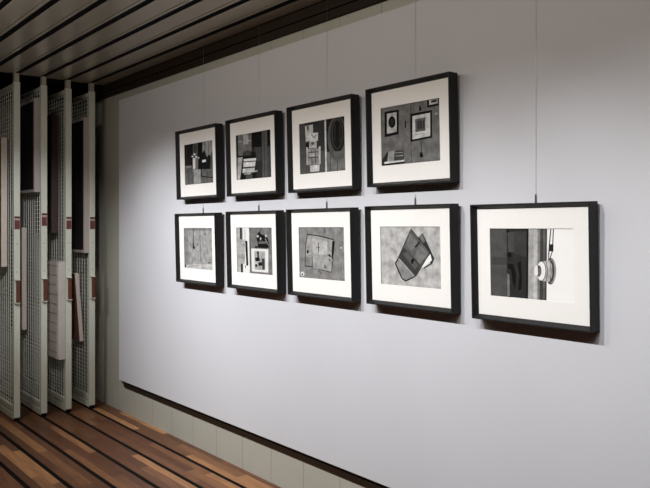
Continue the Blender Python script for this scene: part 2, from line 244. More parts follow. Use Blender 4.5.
  (190, [(0.546, 0.001), (0.587, 0.002), (0.568, 1), (0.531, 1)]),
  (78, [(0.624, 0), (0.704, 0.002), (0.685, 1), (0.603, 1)]),
  (105, [(0.66, 0.001), (0.686, 0.001), (0.663, 1), (0.641, 1)]),
  (248, [(0.704, 0), (1, 0), (1, 1), (0.685, 1)]),
  (40, [(0.741, 0.004), (0.721, 0.223), (0.733, 0.224), (0.753, 0.005)]),
  (40, [(0.721, 0.223), (0.708, 0.436), (0.72, 0.437), (0.733, 0.224)]),
  (40, [(0.77, 0.005), (0.755, 0.312), (0.766, 0.313), (0.781, 0.005)]),
  (40, [(0.755, 0.311), (0.716, 0.445), (0.726, 0.449), (0.765, 0.315)]),
  (55, [(0.72, 0.219), (0.774, 0.214), (0.771, 0.317), (0.721, 0.313)]),
  (235, [(0.704, 0.269), (0.701, 0.437), (0.712, 0.436), (0.715, 0.268)]),
  (40, [(0.799, 0.587), (0.796, 0.634), (0.789, 0.679), (0.778, 0.717), (0.765, 0.747), (0.75, 0.766), (0.734, 0.773), (0.718, 0.768), (0.704, 0.75), (0.692, 0.722), (0.683, 0.684), (0.678, 0.64), (0.678, 0.592), (0.681, 0.545), (0.688, 0.5), (0.699, 0.461), (0.712, 0.432), (0.728, 0.413), (0.744, 0.407), (0.759, 0.412), (0.773, 0.43), (0.785, 0.459), (0.794, 0.496), (0.799, 0.54)]),
  (150, [(0.799, 0.587), (0.796, 0.631), (0.79, 0.672), (0.781, 0.707), (0.769, 0.735), (0.756, 0.753), (0.742, 0.759), (0.728, 0.754), (0.715, 0.738), (0.705, 0.712), (0.697, 0.677), (0.693, 0.636), (0.692, 0.592), (0.695, 0.548), (0.702, 0.506), (0.711, 0.471), (0.723, 0.443), (0.736, 0.426), (0.75, 0.42), (0.764, 0.425), (0.777, 0.442), (0.787, 0.468), (0.794, 0.503), (0.799, 0.544)]),
  (70, [(0.78, 0.588), (0.777, 0.63), (0.771, 0.668), (0.762, 0.702), (0.75, 0.728), (0.738, 0.745), (0.724, 0.751), (0.711, 0.747), (0.698, 0.731), (0.688, 0.706), (0.681, 0.673), (0.676, 0.634), (0.676, 0.592), (0.679, 0.55), (0.685, 0.511), (0.694, 0.477), (0.706, 0.452), (0.719, 0.435), (0.732, 0.429), (0.746, 0.434), (0.758, 0.45), (0.768, 0.475), (0.775, 0.508), (0.779, 0.547)]),
  (185, [(0.635, 0.463), (0.732, 0.438), (0.755, 0.513), (0.755, 0.647), (0.728, 0.738), (0.628, 0.73)]),
  (120, [(0.679, 0.459), (0.698, 0.593), (0.708, 0.59), (0.69, 0.456)]),
  (120, [(0.698, 0.59), (0.676, 0.731), (0.687, 0.732), (0.708, 0.592)]),
  (120, [(0.727, 0.453), (0.742, 0.591), (0.75, 0.588), (0.736, 0.451)]),
  (120, [(0.742, 0.589), (0.724, 0.733), (0.732, 0.734), (0.75, 0.59)]),
  (60, [(0.685, 0.592), (0.682, 0.628), (0.676, 0.662), (0.667, 0.691), (0.655, 0.714), (0.642, 0.729), (0.628, 0.734), (0.615, 0.73), (0.602, 0.717), (0.592, 0.695), (0.584, 0.667), (0.58, 0.633), (0.579, 0.597), (0.581, 0.56), (0.588, 0.526), (0.597, 0.497), (0.609, 0.474), (0.622, 0.459), (0.636, 0.454), (0.649, 0.459), (0.662, 0.472), (0.672, 0.494), (0.68, 0.523), (0.684, 0.556)]),
  (240, [(0.678, 0.592), (0.675, 0.627), (0.669, 0.659), (0.661, 0.687), (0.65, 0.709), (0.638, 0.723), (0.625, 0.728), (0.612, 0.724), (0.601, 0.711), (0.591, 0.691), (0.584, 0.663), (0.579, 0.631), (0.579, 0.597), (0.581, 0.562), (0.587, 0.529), (0.596, 0.501), (0.607, 0.48), (0.619, 0.466), (0.632, 0.461), (0.644, 0.465), (0.656, 0.478), (0.666, 0.499), (0.673, 0.526), (0.677, 0.558)]),
  (110, [(0.632, 0.594), (0.63, 0.62), (0.625, 0.642), (0.617, 0.661), (0.608, 0.673), (0.599, 0.677), (0.589, 0.674), (0.581, 0.663), (0.574, 0.645), (0.57, 0.622), (0.569, 0.597), (0.572, 0.572), (0.577, 0.549), (0.584, 0.53), (0.593, 0.518), (0.603, 0.514), (0.612, 0.518), (0.621, 0.529), (0.627, 0.547), (0.631, 0.569)]),
  (235, [(0.597, 0.591), (0.595, 0.614), (0.591, 0.634), (0.585, 0.65), (0.578, 0.661), (0.569, 0.665), (0.562, 0.662), (0.555, 0.652), (0.549, 0.636), (0.546, 0.616), (0.545, 0.593), (0.547, 0.571), (0.551, 0.55), (0.558, 0.534), (0.565, 0.524), (0.573, 0.52), (0.581, 0.523), (0.588, 0.533), (0.593, 0.549), (0.597, 0.569)]),
  (70, [(0.588, 0.538), (0.592, 0.655), (0.599, 0.654), (0.595, 0.537)]),
 ]),
}


# ------------------------------------------------------------------ materials
def lin(v):
    v /= 255.0
    return v / 12.92 if v <= 0.04045 else ((v + 0.055) / 1.055) ** 2.4

def rgb(r, g, b):
    return (lin(r), lin(g), lin(b), 1)

def mat(name, c, rough=0.6, metal=0.0, spec=0.5, noise=0.0, nscale=20, bump=0.0, bscale=200, stretch=None):
    m = bpy.data.materials.new(name)
    m.use_nodes = True
    nt = m.node_tree
    b = nt.nodes['Principled BSDF']
    b.inputs['Base Color'].default_value = c
    b.inputs['Roughness'].default_value = rough
    b.inputs['Metallic'].default_value = metal
    b.inputs['Specular IOR Level'].default_value = spec
    if noise or bump:
        tc = nt.nodes.new('ShaderNodeTexCoord')
        mp = nt.nodes.new('ShaderNodeMapping')
        nt.links.new(tc.outputs['Object'], mp.inputs['Vector'])
        if stretch:
            mp.inputs['Scale'].default_value = stretch
    if noise:
        n = nt.nodes.new('ShaderNodeTexNoise')
        n.inputs['Scale'].default_value = nscale
        n.inputs['Detail'].default_value = 6
        nt.links.new(mp.outputs['Vector'], n.inputs['Vector'])
        r = nt.nodes.new('ShaderNodeValToRGB')
        r.color_ramp.elements[0].position = 0.3
        r.color_ramp.elements[1].position = 0.7
        r.color_ramp.elements[0].color = tuple(x * (1 - noise) for x in c[:3]) + (1,)
        r.color_ramp.elements[1].color = tuple(min(1, x * (1 + noise)) for x in c[:3]) + (1,)
        nt.links.new(n.outputs['Fac'], r.inputs['Fac'])
        nt.links.new(r.outputs['Color'], b.inputs['Base Color'])
    if bump:
        n2 = nt.nodes.new('ShaderNodeTexNoise')
        n2.inputs['Scale'].default_value = bscale
        nt.links.new(mp.outputs['Vector'], n2.inputs['Vector'])
        bp = nt.nodes.new('ShaderNodeBump')
        bp.inputs['Strength'].default_value = bump
        bp.inputs['Distance'].default_value = 0.002
        nt.links.new(n2.outputs['Fac'], bp.inputs['Height'])
        nt.links.new(bp.outputs['Normal'], b.inputs['Normal'])
    return m

M = {}
M['panel'] = mat('white_panel_paint', (0.535, 0.54, 0.575, 1), 0.75, noise=0.012, nscale=2.5, bump=0.05, bscale=350)
M['panel_edge'] = mat('panel_edge_board', (0.30, 0.28, 0.26, 1), 0.7)
M['wall_board'] = mat('grey_green_wall_board', (0.37, 0.365, 0.318, 1), 0.55, noise=0.02, nscale=3)
M['wall_gap'] = mat('wall_board_joint', (0.16, 0.165, 0.145, 1), 0.8)
M['plaster'] = mat('dark_grey_plaster', (0.11, 0.11, 0.105, 1), 0.9, noise=0.05, nscale=4)
M['room'] = mat('warm_grey_plaster', (0.10, 0.098, 0.095, 1), 0.9, noise=0.03, nscale=4)
M['trim_and_shade'] = mat('dark_brown_trim_and_shade', (0.018, 0.0115, 0.007, 1), 0.6, spec=0.15, noise=0.2, nscale=6, stretch=(60, 1, 60))  # brown of the batten; also the shade coloured in at the wall top
M['ceil'] = mat('bronze_ceiling_slat', (0.62, 0.585, 0.49, 1), 0.24, metal=0.45, noise=0.03, nscale=3)
M['black'] = mat('black_void', (0.005, 0.005, 0.005, 1), 0.8, spec=0.1)
M['ebony'] = mat('black_stained_frame', (0.013, 0.013, 0.0135, 1), 0.5, spec=0.2, noise=0.15, nscale=8, stretch=(5, 60, 60))
M['mat_board'] = mat('warm_white_mat_board', (0.80, 0.785, 0.762, 1), 0.9, bump=0.03, bscale=500)
M['backing'] = mat('brown_backing_board', (0.10, 0.065, 0.045, 1), 0.8)
M['paint'] = mat('pale_grey_green_powder_coat', (0.60, 0.625, 0.545, 1), 0.42, noise=0.015, nscale=12)
M['wire'] = mat('grey_mesh_wire', (0.66, 0.68, 0.61, 1), 0.45)
M['handle'] = mat('red_brown_handle_wood', rgb(92, 46, 26), 0.4, noise=0.18, nscale=10, stretch=(80, 80, 4))
M['tag_red'] = mat('red_brown_label', rgb(98, 46, 44), 0.6)
M['tag_pale'] = mat('pale_pink_label', rgb(180, 155, 148), 0.6)
M['ink'] = mat('label_ink', rgb(45, 28, 28), 0.7)
M['ink_red'] = mat('label_faint_print', rgb(120, 66, 62), 0.7)
M['steel'] = mat('steel_wire', (0.68, 0.67, 0.66, 1), 0.35, metal=0.8)
M['steel_dark'] = mat('dark_steel_hook', (0.10, 0.10, 0.10, 1), 0.4, metal=0.7)
M['cream'] = mat('cream_canvas_edge', rgb(214, 204, 192), 0.85, noise=0.07, nscale=10, stretch=(8, 8, 3))
M['pink'] = mat('pink_grey_canvas_edge', rgb(208, 196, 190), 0.85, noise=0.08, nscale=9, stretch=(20, 6, 4))
M['mauve'] = mat('mauve_grey_frame', rgb(170, 160, 158), 0.7, noise=0.04, nscale=8)
M['umber'] = mat('dark_umber_canvas', rgb(72, 56, 52), 0.8, noise=0.2, nscale=12, stretch=(10, 3, 10))
M['night'] = mat('near_black_canvas', rgb(22, 20, 20), 0.6, noise=0.3, nscale=9)
M['band'] = mat('grey_brown_band', rgb(172, 160, 153), 0.8)
M['grey_edge'] = mat('pale_grey_canvas_edge', rgb(188, 184, 182), 0.8, noise=0.04, nscale=8)
M['rust'] = mat('reddish_canvas', rgb(120, 78, 66), 0.8, noise=0.12, nscale=8)

def wood_floor():
    m = bpy.data.materials.new('oiled_wood_block_floor')
    m.use_nodes = True
    nt = m.node_tree
    N = nt.nodes
    L = nt.links
    b = N['Principled BSDF']
    def math_(op, a, bb=None):
        n = N.new('ShaderNodeMath')
        n.operation = op
        for i, v in enumerate((a, bb)):
            if v is None:
                continue
            if isinstance(v, (int, float)):
                n.inputs[i].default_value = v
            else:
                L.new(v, n.inputs[i])
        return n.outputs[0]
    def white(w):
        n = N.new('ShaderNodeTexWhiteNoise')
        n.noise_dimensions = '1D'
        L.new(w, n.inputs['W'])
        return n.outputs['Value']
    tc = N.new('ShaderNodeTexCoord')
    sp = N.new('ShaderNodeSeparateXYZ')
    L.new(tc.outputs['Object'], sp.inputs[0])
    xr = math_('MULTIPLY', math_('ADD', sp.outputs['X'], 20 * 0.1845 - 1.237), 3 / 0.1845)
    row = math_('FLOOR', xr)
    off = white(math_('MULTIPLY', row, 1.37))
    yl = math_('ADD', math_('DIVIDE', math_('ADD', sp.outputs['Y'], 30), 0.75), math_('MULTIPLY', off, 7.0))
    blk = math_('FLOOR', yl)
    idv = math_('ADD', math_('MULTIPLY', row, 17.31), math_('MULTIPLY', blk, 3.77))
    tone = white(idv)
    ramp = N.new('ShaderNodeValToRGB')
    cr = ramp.color_ramp
    cr.elements[0].position = 0.0
    cr.elements[0].color = (0.095, 0.038, 0.018, 1)
    cr.elements[1].position = 1.0
    cr.elements[1].color = (0.40, 0.20, 0.088, 1)
    for p, c in ((0.25, (0.115, 0.047, 0.022, 1)), (0.65, (0.155, 0.066, 0.030, 1)), (0.86, (0.23, 0.105, 0.047, 1))):
        e = cr.elements.new(p)
        e.color = c
    L.new(tone, ramp.inputs['Fac'])
    # grain along Y, shifted per block
    cb = N.new('ShaderNodeCombineXYZ')
    L.new(math_('MULTIPLY', sp.outputs['X'], 70.0), cb.inputs[0])
    L.new(math_('MULTIPLY', sp.outputs['Y'], 5.0), cb.inputs[1])
    L.new(math_('MULTIPLY', tone, 50.0), cb.inputs[2])
    gn = N.new('ShaderNodeTexNoise')
    gn.inputs['Scale'].default_value = 1.0
    gn.inputs['Detail'].default_value = 5
    L.new(cb.outputs[0], gn.inputs['Vector'])
    gr = N.new('ShaderNodeMapRange')
    gr.inputs['From Min'].default_value = 0.3
    gr.inputs['From Max'].default_value = 0.7
    gr.inputs['To Min'].default_value = 0.72
    gr.inputs['To Max'].default_value = 1.22
    L.new(gn.outputs['Fac'], gr.inputs['Value'])
    # fine dark joints
    fx = math_('FRACT', xr)
    fy = math_('FRACT', yl)
    jx = math_('GREATER_THAN', fx, 0.022)
    jy = math_('GREATER_THAN', fy, 0.004)
    j = math_('ADD', math_('MULTIPLY', math_('MULTIPLY', jx, jy), 0.45), 0.55)
    k = math_('MULTIPLY', gr.outputs['Result'], j)
    vm = N.new('ShaderNodeVectorMath')
    vm.operation = 'SCALE'
    L.new(ramp.outputs['Color'], vm.inputs[0])
    L.new(k, vm.inputs['Scale'])
    L.new(vm.outputs[0], b.inputs['Base Color'])
    b.inputs['Roughness'].default_value = 0.42
    b.inputs['Specular IOR Level'].default_value = 0.4
    return m

M['floor'] = wood_floor()

def glass_mat():
    m = bpy.data.materials.new('picture_glass')
    m.use_nodes = True
    nt = m.node_tree
    nt.nodes.clear()
    o = nt.nodes.new('ShaderNodeOutputMaterial')
    t = nt.nodes.new('ShaderNodeBsdfTransparent')
    g = nt.nodes.new('ShaderNodeBsdfGlossy')
    g.inputs['Roughness'].default_value = 0.02
    lw = nt.nodes.new('ShaderNodeLayerWeight')
    lw.inputs['Blend'].default_value = 0.5
    pw = nt.nodes.new('ShaderNodeMath')
    pw.operation = 'POWER'
    pw.inputs[1].default_value = 5.0
    nt.links.new(lw.outputs['Facing'], pw.inputs[0])
    f = nt.nodes.new('ShaderNodeMath')
    f.operation = 'MULTIPLY_ADD'
    f.inputs[1].default_value = 0.55
    f.inputs[2].default_value = 0.02
    nt.links.new(pw.outputs[0], f.inputs[0])
    mx = nt.nodes.new('ShaderNodeMixShader')
    nt.links.new(f.outputs[0], mx.inputs[0])
    nt.links.new(t.outputs[0], mx.inputs[1])
    nt.links.new(g.outputs[0], mx.inputs[2])
    nt.links.new(mx.outputs[0], o.inputs['Surface'])
    return m

M['glass'] = glass_mat()

GREY = {}
def grey(v, lift=1.0):
    v = min(252, v * lift)
    v = int(round(v / 6.0) * 6)
    if v not in GREY:
        a = max(0.006, (lin(min(255, v * 1.04)) - 0.014) * (0.72 if v < 110 else 0.82))
        GREY[v] = mat('silver_print_tone_%d' % v, (a * 1.01, a, a * 0.985, 1), 0.7, spec=0.08,
                      noise=0.2 if v < 100 else 0.34 if v < 215 else 0.02, nscale=30)
    return GREY[v]

# ------------------------------------------------------------------ mesh helpers
class MB:
    def __init__(self):
        self.v = []
        self.f = []
        self.mi = []
        self.mats = []
    def m(self, material):
        if material not in self.mats:
            self.mats.append(material)
        return self.mats.index(material)
    def poly(self, pts, material):
        n = len(self.v)
        self.v += [tuple(p) for p in pts]
        self.f.append(tuple(range(n, n + len(pts))))
        self.mi.append(self.m(material))
    def box(self, x0, x1, y0, y1, z0, z1, material):
        n = len(self.v)
        self.v += [(x, y, z) for z in (z0, z1) for y in (y0, y1) for x in (x0, x1)]
        i = self.m(material)
        for f in ((0, 2, 3, 1), (4, 5, 7, 6), (0, 1, 5, 4), (2, 6, 7, 3), (0, 4, 6, 2), (1, 3, 7, 5)):
            self.f.append(tuple(n + k for k in f))
            self.mi.append(i)
    def tube(self, p, q, r, material, n=8):
        p = Vector(p)
        q = Vector(q)
        d = (q - p).normalized()
        a = d.orthogonal().normalized()
        b = d.cross(a)
        k = len(self.v)
        for c in (p, q):
            for i in range(n):
                t = 2 * PI * i / n
                self.v.append(tuple(c + (a * math.cos(t) + b * math.sin(t)) * r))
        i_ = self.m(material)
        for i in range(n):
            j = (i + 1) % n
            self.f.append((k + i, k + j, k + n + j, k + n + i))
            self.mi.append(i_)
        self.f.append(tuple(k + i for i in reversed(range(n))))
        self.mi.append(i_)
        self.f.append(tuple(k + n + i for i in range(n)))
        self.mi.append(i_)
    def ring(self, w, z0, z1, prof, material):
        """mitred rectangular ring: prof is a closed list of (inset, y)"""
        k = len(self.v)
        for (i, y) in prof:
            self.v += [(-w / 2 + i, y, z0 + i), (w / 2 - i, y, z0 + i), (w / 2 - i, y, z1 - i), (-w / 2 + i, y, z1 - i)]
        n = len(prof)
        mi = self.m(material)
        for a in range(n):
            b = (a + 1) % n
            for c in range(4):
                d = (c + 1) % 4
                self.f.append((k + a * 4 + c, k + a * 4 + d, k + b * 4 + d, k + b * 4 + c))
                self.mi.append(mi)
    def build(self, name, parent=None, bevel=0.0, smooth=False, seg=2, normals=True):
        me = bpy.data.meshes.new(name)
        me.from_pydata(self.v, [], self.f)
        for mm in self.mats:
            me.materials.append(mm)
        for p, i in zip(me.polygons, self.mi):
            p.material_index = i
        bm = bmesh.new()
        bm.from_mesh(me)
        if normals:
            bmesh.ops.recalc_face_normals(bm, faces=bm.faces)
        if bevel:
            bmesh.ops.bevel(bm, geom=list(bm.edges), offset=bevel, segments=seg, affect='EDGES', profile=0.5, clamp_overlap=True)
        bm.to_mesh(me)
        bm.free()
        if smooth:
            for p in me.polygons:
                p.use_smooth = True
        o = bpy.data.objects.new(name, me)
        COL.objects.link(o)
        if parent:
            o.parent = parent
        return o

def tag(o, label, cat, group=None):
    o['label'] = label
    o['category'] = cat
    if group:
        o['group'] = group
    return o

def struct(o):
    o['kind'] = 'structure'
    return o

def empty(name, loc=(0, 0, 0), rot=(0, 0, 0)):
    o = bpy.data.objects.new(name, None)
    o.empty_display_size = 0.1
    COL.objects.link(o)
    o.location = loc
    o.rotation_euler = rot
    return o

def copy_tree(o, parent=None):
    c = o.copy()
    COL.objects.link(c)
    if parent:
        c.parent = parent
        c.matrix_parent_inverse = o.matrix_parent_inverse.copy()
    for ch in list(o.children):
        copy_tree(ch, c)
    return c

# ------------------------------------------------------------------ the room
WX = 2.32           # face of the boarded wall
PX = 2.29           # face of the white panel
CZ = 2.60           # underside of the ceiling slats
X0, Y0, Y1 = -2.9, -2.6, 8.4
PITCH = 0.1845
GAP = 0.0140        # half width of a rail slot

def slots():
    xs = []
    x = 1.237 - 23 * PITCH
    while x < 2.25:
        if x > X0 + 0.05:
            xs.append(x)
        x += PITCH
    return xs

# floor: wooden strips with sunk black rails between them
f = MB()
xs = slots()
edges = [X0] + [v for x in xs for v in (x - GAP, x + GAP)] + [WX + 0.02]
for a, b in zip(edges[0::2], edges[1::2]):
    f.box(a, b, Y0, Y1, -0.04, 0.0, M['floor'])
for x in xs:
    f.box(x - GAP, x + GAP, Y0, Y1, -0.04, -0.002, M['black'])
struct(f.build('floor'))

# ceiling: wide metal slats, a groove and a thin lip beside every black slot
c = MB()
CE = 5.52          # the slats stop at the storage bay
cg = 0.0210
edges = [X0] + [v for x in xs for v in (x - cg, x + cg)] + [2.277]
for a, b in zip(edges[0::2], edges[1::2]):
    last = b > 2.25
    if last:
        c.box(a, b, Y0, CE, CZ, CZ + 0.04, M['ceil'])
    else:
        c.box(a, b - 0.0235, Y0, CE, CZ, CZ + 0.04, M['ceil'])
        c.box(b - 0.0235, b - 0.0170, Y0, CE, CZ + 0.008, CZ + 0.04, M['black'])
        c.box(b - 0.0170, b, Y0, CE, CZ - 0.001, CZ + 0.04, M['ceil'])
c.box(X0, WX + 0.1, CE, Y1, CZ, CZ + 0.04, M['black'])
c.box(X0, WX + 0.1, Y0, Y1, CZ + 0.04, CZ + 0.10, M['black'])
for x in xs:
    c.box(x - cg, x + cg, Y0, CE, CZ + 0.004, CZ + 0.03, M['black'])
struct(c.build('ceiling'))

# right wall: vertical boards with open joints
w = MB()
y = 2.349 - 0.296 * 16
while y < Y1:
    a, b = max(y + 0.0011, Y0), min(y + 0.296 - 0.0011, Y1)
    if b > a:
        w.box(WX, WX + 0.02, a, b, 0.0, 2.52, M['wall_board'])
    y += 0.296
w.box(WX + 0.012, WX + 0.1, Y0, Y1, 0.0, CZ + 0.04, M['wall_gap'])
struct(w.build('wall_right'))
b = MB(); b.box(X0, WX + 0.1, Y1, Y1 + 0.1, -0.04, CZ + 0.1, M['plaster']); struct(b.build('wall_back'))
b = MB(); b.box(X0 - 0.1, X0, Y0, Y1 + 0.1, -0.04, CZ + 0.1, M['room']); struct(b.build('wall_left'))
b = MB(); b.box(X0 - 0.1, WX + 0.1, Y0 - 0.1, Y0, -0.04, CZ + 0.1, M['room']); struct(b.build('wall_front'))
# dark strip painted for the shade at the wall top, and the dark batten under the panel
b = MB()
b.box(2.296, WX + 0.03, Y0, Y1, 2.505, 2.545, M['trim_and_shade'])
b.box(2.290, WX + 0.03, Y0, Y1, 2.549, 2.605, M['trim_and_shade'])
struct(b.build('wall_top_shade'))
b = MB(); b.box(WX - 0.012, WX + 0.005, -1.6, 5.19, 0.206, 0.262, M['trim_and_shade']); struct(b.build('trim_2', bevel=0.001))

# white display panel
b = MB()
b.box(PX, WX - 0.0005, -1.5, 5.236, 0.255, 2.442, M['panel'])
p = b.build('display_panel', bevel=0.0015)
tag(p, 'long white display panel mounted on the grey green boarded wall behind the framed photographs', 'panel')

# ------------------------------------------------------------------ framed photographs
FW, FH, FD = 0.508, 0.450, 0.058
PW, PH = 0.356, 0.262
TILT = R(1.55)

def make_frame():
    root = empty('picture_frame')
    g = MB()
    g.ring(FW, 0, FH, [(0, -0.004), (0, -FD + 0.0012), (0.0012, -FD), (0.0050, -FD), (0.0062, -FD + 0.001), (0.0185, -FD + 0.024), (0.0185, -0.004)], M['ebony'])
    g.build('moulding', root)
    g = MB()
    g.box(-FW / 2 + 0.0155, FW / 2 - 0.0155, -FD + 0.0195, -FD + 0.0215, 0.0155, FH - 0.0155, M['glass'])
    gl = g.build('glass_pane', root)
    g = MB()
    hx, hz = FW / 2 - 0.0165, FH - 0.0165
    ox, oz0, oz1 = PW / 2, FH / 2 - PH / 2, FH / 2 + PH / 2
    ya, yb = -FD + 0.0235, -FD + 0.0255
    # four mitred sides of the window mat, with a cut bevel round the opening
    out = [(-hx, 0.0165), (hx, 0.0165), (hx, hz), (-hx, hz)]
    inn = [(-ox, oz0), (ox, oz0), (ox, oz1), (-ox, oz1)]
    for i in range(4):
        j = (i + 1) % 4
        g.poly([(out[i][0], ya, out[i][1]), (out[j][0], ya, out[j][1]), (inn[j][0], ya, inn[j][1]), (inn[i][0], ya, inn[i][1])], M['mat_board'])
        g.poly([(inn[i][0], ya, inn[i][1]), (inn[j][0], ya, inn[j][1]), (inn[j][0] * 0.996, yb, FH / 2 + (inn[j][1] - FH / 2) * 0.996), (inn[i][0] * 0.996, yb, FH / 2 + (inn[i][1] - FH / 2) * 0.996)], M['mat_board'])
        g.poly([(out[i][0], yb, out[i][1]), (out[j][0], yb, out[j][1]), (out[j][0], ya, out[j][1]), (out[i][0], ya, out[i][1])], M['mat_board'])
    g.build('mat_board', root, normals=False)
    g = MB()
    g.box(-FW / 2 + 0.0165, FW / 2 - 0.0165, -FD + 0.0285, -0.008, 0.0165, FH - 0.0165, M['backing'])
    g.build('backing_board', root)
    return root

def make_print(key, parent):
    base, items = ART[key]
    lift = 1.06 if key in ('F5', 'F7', 'F8') else 0.88 if key in ('F1', 'F2', 'F3', 'F4') else 1.0
    g = MB()
    y = -FD + 0.0275
    g.box(-PW / 2 - 0.012, PW / 2 + 0.012, y, y + 0.0009, FH / 2 - PH / 2 - 0.012, FH / 2 + PH / 2 + 0.012, grey(base, lift))
    for n, (v, pts) in enumerate(items):
        yy = y - 0.00002 * (n + 1)
        q = [((u - 0.5) * PW, yy, FH / 2 + (0.5 - w_) * PH) for u, w_ in pts]
        clean = [q[0]]
        for pnt in q[1:]:
            if (Vector(pnt) - Vector(clean[-1])).length > 1e-5:
                clean.append(pnt)
        if len(clean) > 2:
            g.poly(clean, grey(v, max(lift, 1.0) if v > 60 else 1.0) if key not in ('F1', 'F2', 'F3', 'F4') or v > 140 else grey(v, 0.86))
    return g.build('photographic_print', parent, normals=False)

ROWS = [
    # key, centre Y, base Z, label
    ('F1', 3.930, 1.6315, 'upper-row black frame with a photograph of a white vase beside a table'),
    ('F2', 3.314, 1.6320, 'upper-row black frame with a photograph of bright books stacked on a chair'),
    ('F3', 2.705, 1.6310, 'upper-row black frame with a photograph of pinned papers beside a round basket'),
    ('F4', 2.105, 1.6350, 'upper-row black frame with a photograph of three pictures hanging on a wall'),
    ('F5', 3.937, 1.0890, 'lower-row black frame with a photograph of a bare wall and dangling cord'),
    ('F6', 3.305, 1.0920, 'lower-row black frame with a photograph of a dark toy above a pale print'),
    ('F7', 2.709, 1.0940, 'lower-row black frame with a photograph of a creased square sheet'),
    ('F8', 2.104, 1.0970, 'lower-row black frame with a photograph of a dark tilted folder'),
    ('F9', 1.497, 1.0895, 'black frame alone in its column, with a photograph of a hanging white bell'),
]
proto = make_frame()
frames = [proto] + [copy_tree(proto) for _ in ROWS[1:]]
for o, (key, cy, z, lab) in zip(frames, ROWS):
    o.location = (PX - 0.002, cy, z)
    o.rotation_euler = (TILT, 0, R(-90))
    o.scale.x = {'F2': 0.982, 'F4': 0.978}.get(key, 1.0)
    tag(o, lab, 'picture frame', 'framed black and white photographs on the white panel')
    make_print(key, o)

# hanging wires, one per column, with a small grip above the lower frame
WIRES = [
    (3.934, 1.541, 'thin steel hanging wire above the photographs of the vase and of the bare wall'),
    (3.310, 1.543, 'thin steel hanging wire above the photographs of the books and of the toy'),
    (2.708, 1.546, 'thin steel hanging wire above the photographs of the basket and of the creased sheet'),
    (2.104, 1.547, 'thin steel hanging wire above the photographs of three pictures and of the folder'),
    (1.497, 1.540, 'thin steel hanging wire holding only the photograph of the bell'),
]
wm = None
for k, (wy, wz, lab) in enumerate(WIRES):
    root = empty('hanging_wire', (PX - 0.0022, wy, wz))
    tag(root, lab, 'hanging wire', 'picture hanging wires')
    g = MB(); g.tube((0, 0, -0.03), (0, 0, CZ - wz), 0.0005, M['steel'], 6); g.build('cable', root, smooth=True)
    g = MB()
    g.tube((-0.003, 0, -0.005), (-0.003, 0, 0.026), 0.0028, M['steel_dark'], 8)
    g.tube((-0.003, 0, 0.026), (-0.003, 0, 0.033), 0.0022, M['steel_dark'], 8)
    g.build('grip', root, smooth=False)

# ------------------------------------------------------------------ sliding storage racks
RY = 5.47
def make_rack():
    root = empty('storage_rack')
    hw = 0.0225
    L = 2.4
    g = MB(); g.box(-hw, hw, 0, 0.032, 0.028, 2.532, M['paint']); g.build('front_post', root, bevel=0.002)
    g = MB(); g.box(-hw, hw, L - 0.032, L, 0.028, 2.532, M['paint']); g.build('rear_post', root, bevel=0.002)
    g = MB(); g.box(-0.014, 0.014, 0.032, L - 0.032, 2.495, 2.528, M['paint']); g.build('top_rail', root, bevel=0.001)
    g = MB()
    g.box(-0.014, 0.014, 0.032, L - 0.032, 0.066, 0.104, M['paint'])
    g.build('bottom_rail', root, bevel=0.001)
    g = MB()
    g.box(-0.019, 0.019, 0.020, L - 0.02, 0.012, 0.056, M['paint'])
    g.build('base_channel', root, bevel=0.001)
    g = MB(); g.box(-0.017, 0.017, 0.004, 0.045, 2.532, 2.5995, M['ceil']); g.build('top_guide', root, bevel=0.001)
    g = MB(); g.box(-0.018, 0.018, 0.006, 0.05, -0.001, 0.028, M['black']); g.build('floor_runner', root)
    g = MB()
    y = 0.046
    r = 0.0021
    while y < L - 0.04:
        g.box(-0.004, 0.0, y - r, y + r, 0.104, 2.505, M['wire']); y += 0.055
    z = 0.13
    while z < 2.50:
        g.box(0.0, 0.004, 0.032, L - 0.032, z - r, z + r, M['wire']); z += 0.031
    g.build('wire_mesh', root)
    # handle: a wooden bar between two pressed tabs
    g = MB(); g.box(-0.012, 0.012, -0.034, -0.014, 0.888, 1.054, M['handle']); h = g.build('handle', root, bevel=0.003)
    for z0 in (0.883, 1.054):
        g = MB(); g.box(-0.021, 0.016, -0.038, 0.001, z0, z0 + 0.005, M['paint']); g.build('tab', h, bevel=0.001)
    # label tag: pale heading with dark characters over a red field
    g = MB(); g.box(-0.0185, 0.0195, -0.0012, 0.0005, 1.433, 1.529, M['tag_red'])
    t = g.build('label_tag', root)
    g = MB(); g.box(-0.0185, 0.0195, -0.0018, -0.0010, 1.500, 1.5145, M['tag_pale']); g.build('pale_band', t)
    g = MB()
    for a, b_, z0, z1 in ((-0.0185, -0.008, 1.5155, 1.529), (-0.006, -0.001, 1.5155, 1.529), (0.0015, 0.009, 1.5155, 1.529), (0.012, 0.0195, 1.5155, 1.529)):
        g.box(a, b_, -0.0022, -0.0012, z0, z1, M['ink'])
    g.build('heading_characters', t)
    g = MB()
    for z0, e in ((1.486, 0.012), (1.476, 0.015), (1.466, 0.010), (1.448, 0.013)):
        g.box(-0.013, e, -0.0018, -0.0010, z0, z0 + 0.003, M['ink_red'])
    g.build('small_print', t)
    for z0 in (1.325, 1.115):
        g = MB(); g.tube((-0.001, -0.0012, z0), (-0.001, 0.002, z0), 0.0035, M['steel_dark'], 10); g.build('screw', root)
    return root

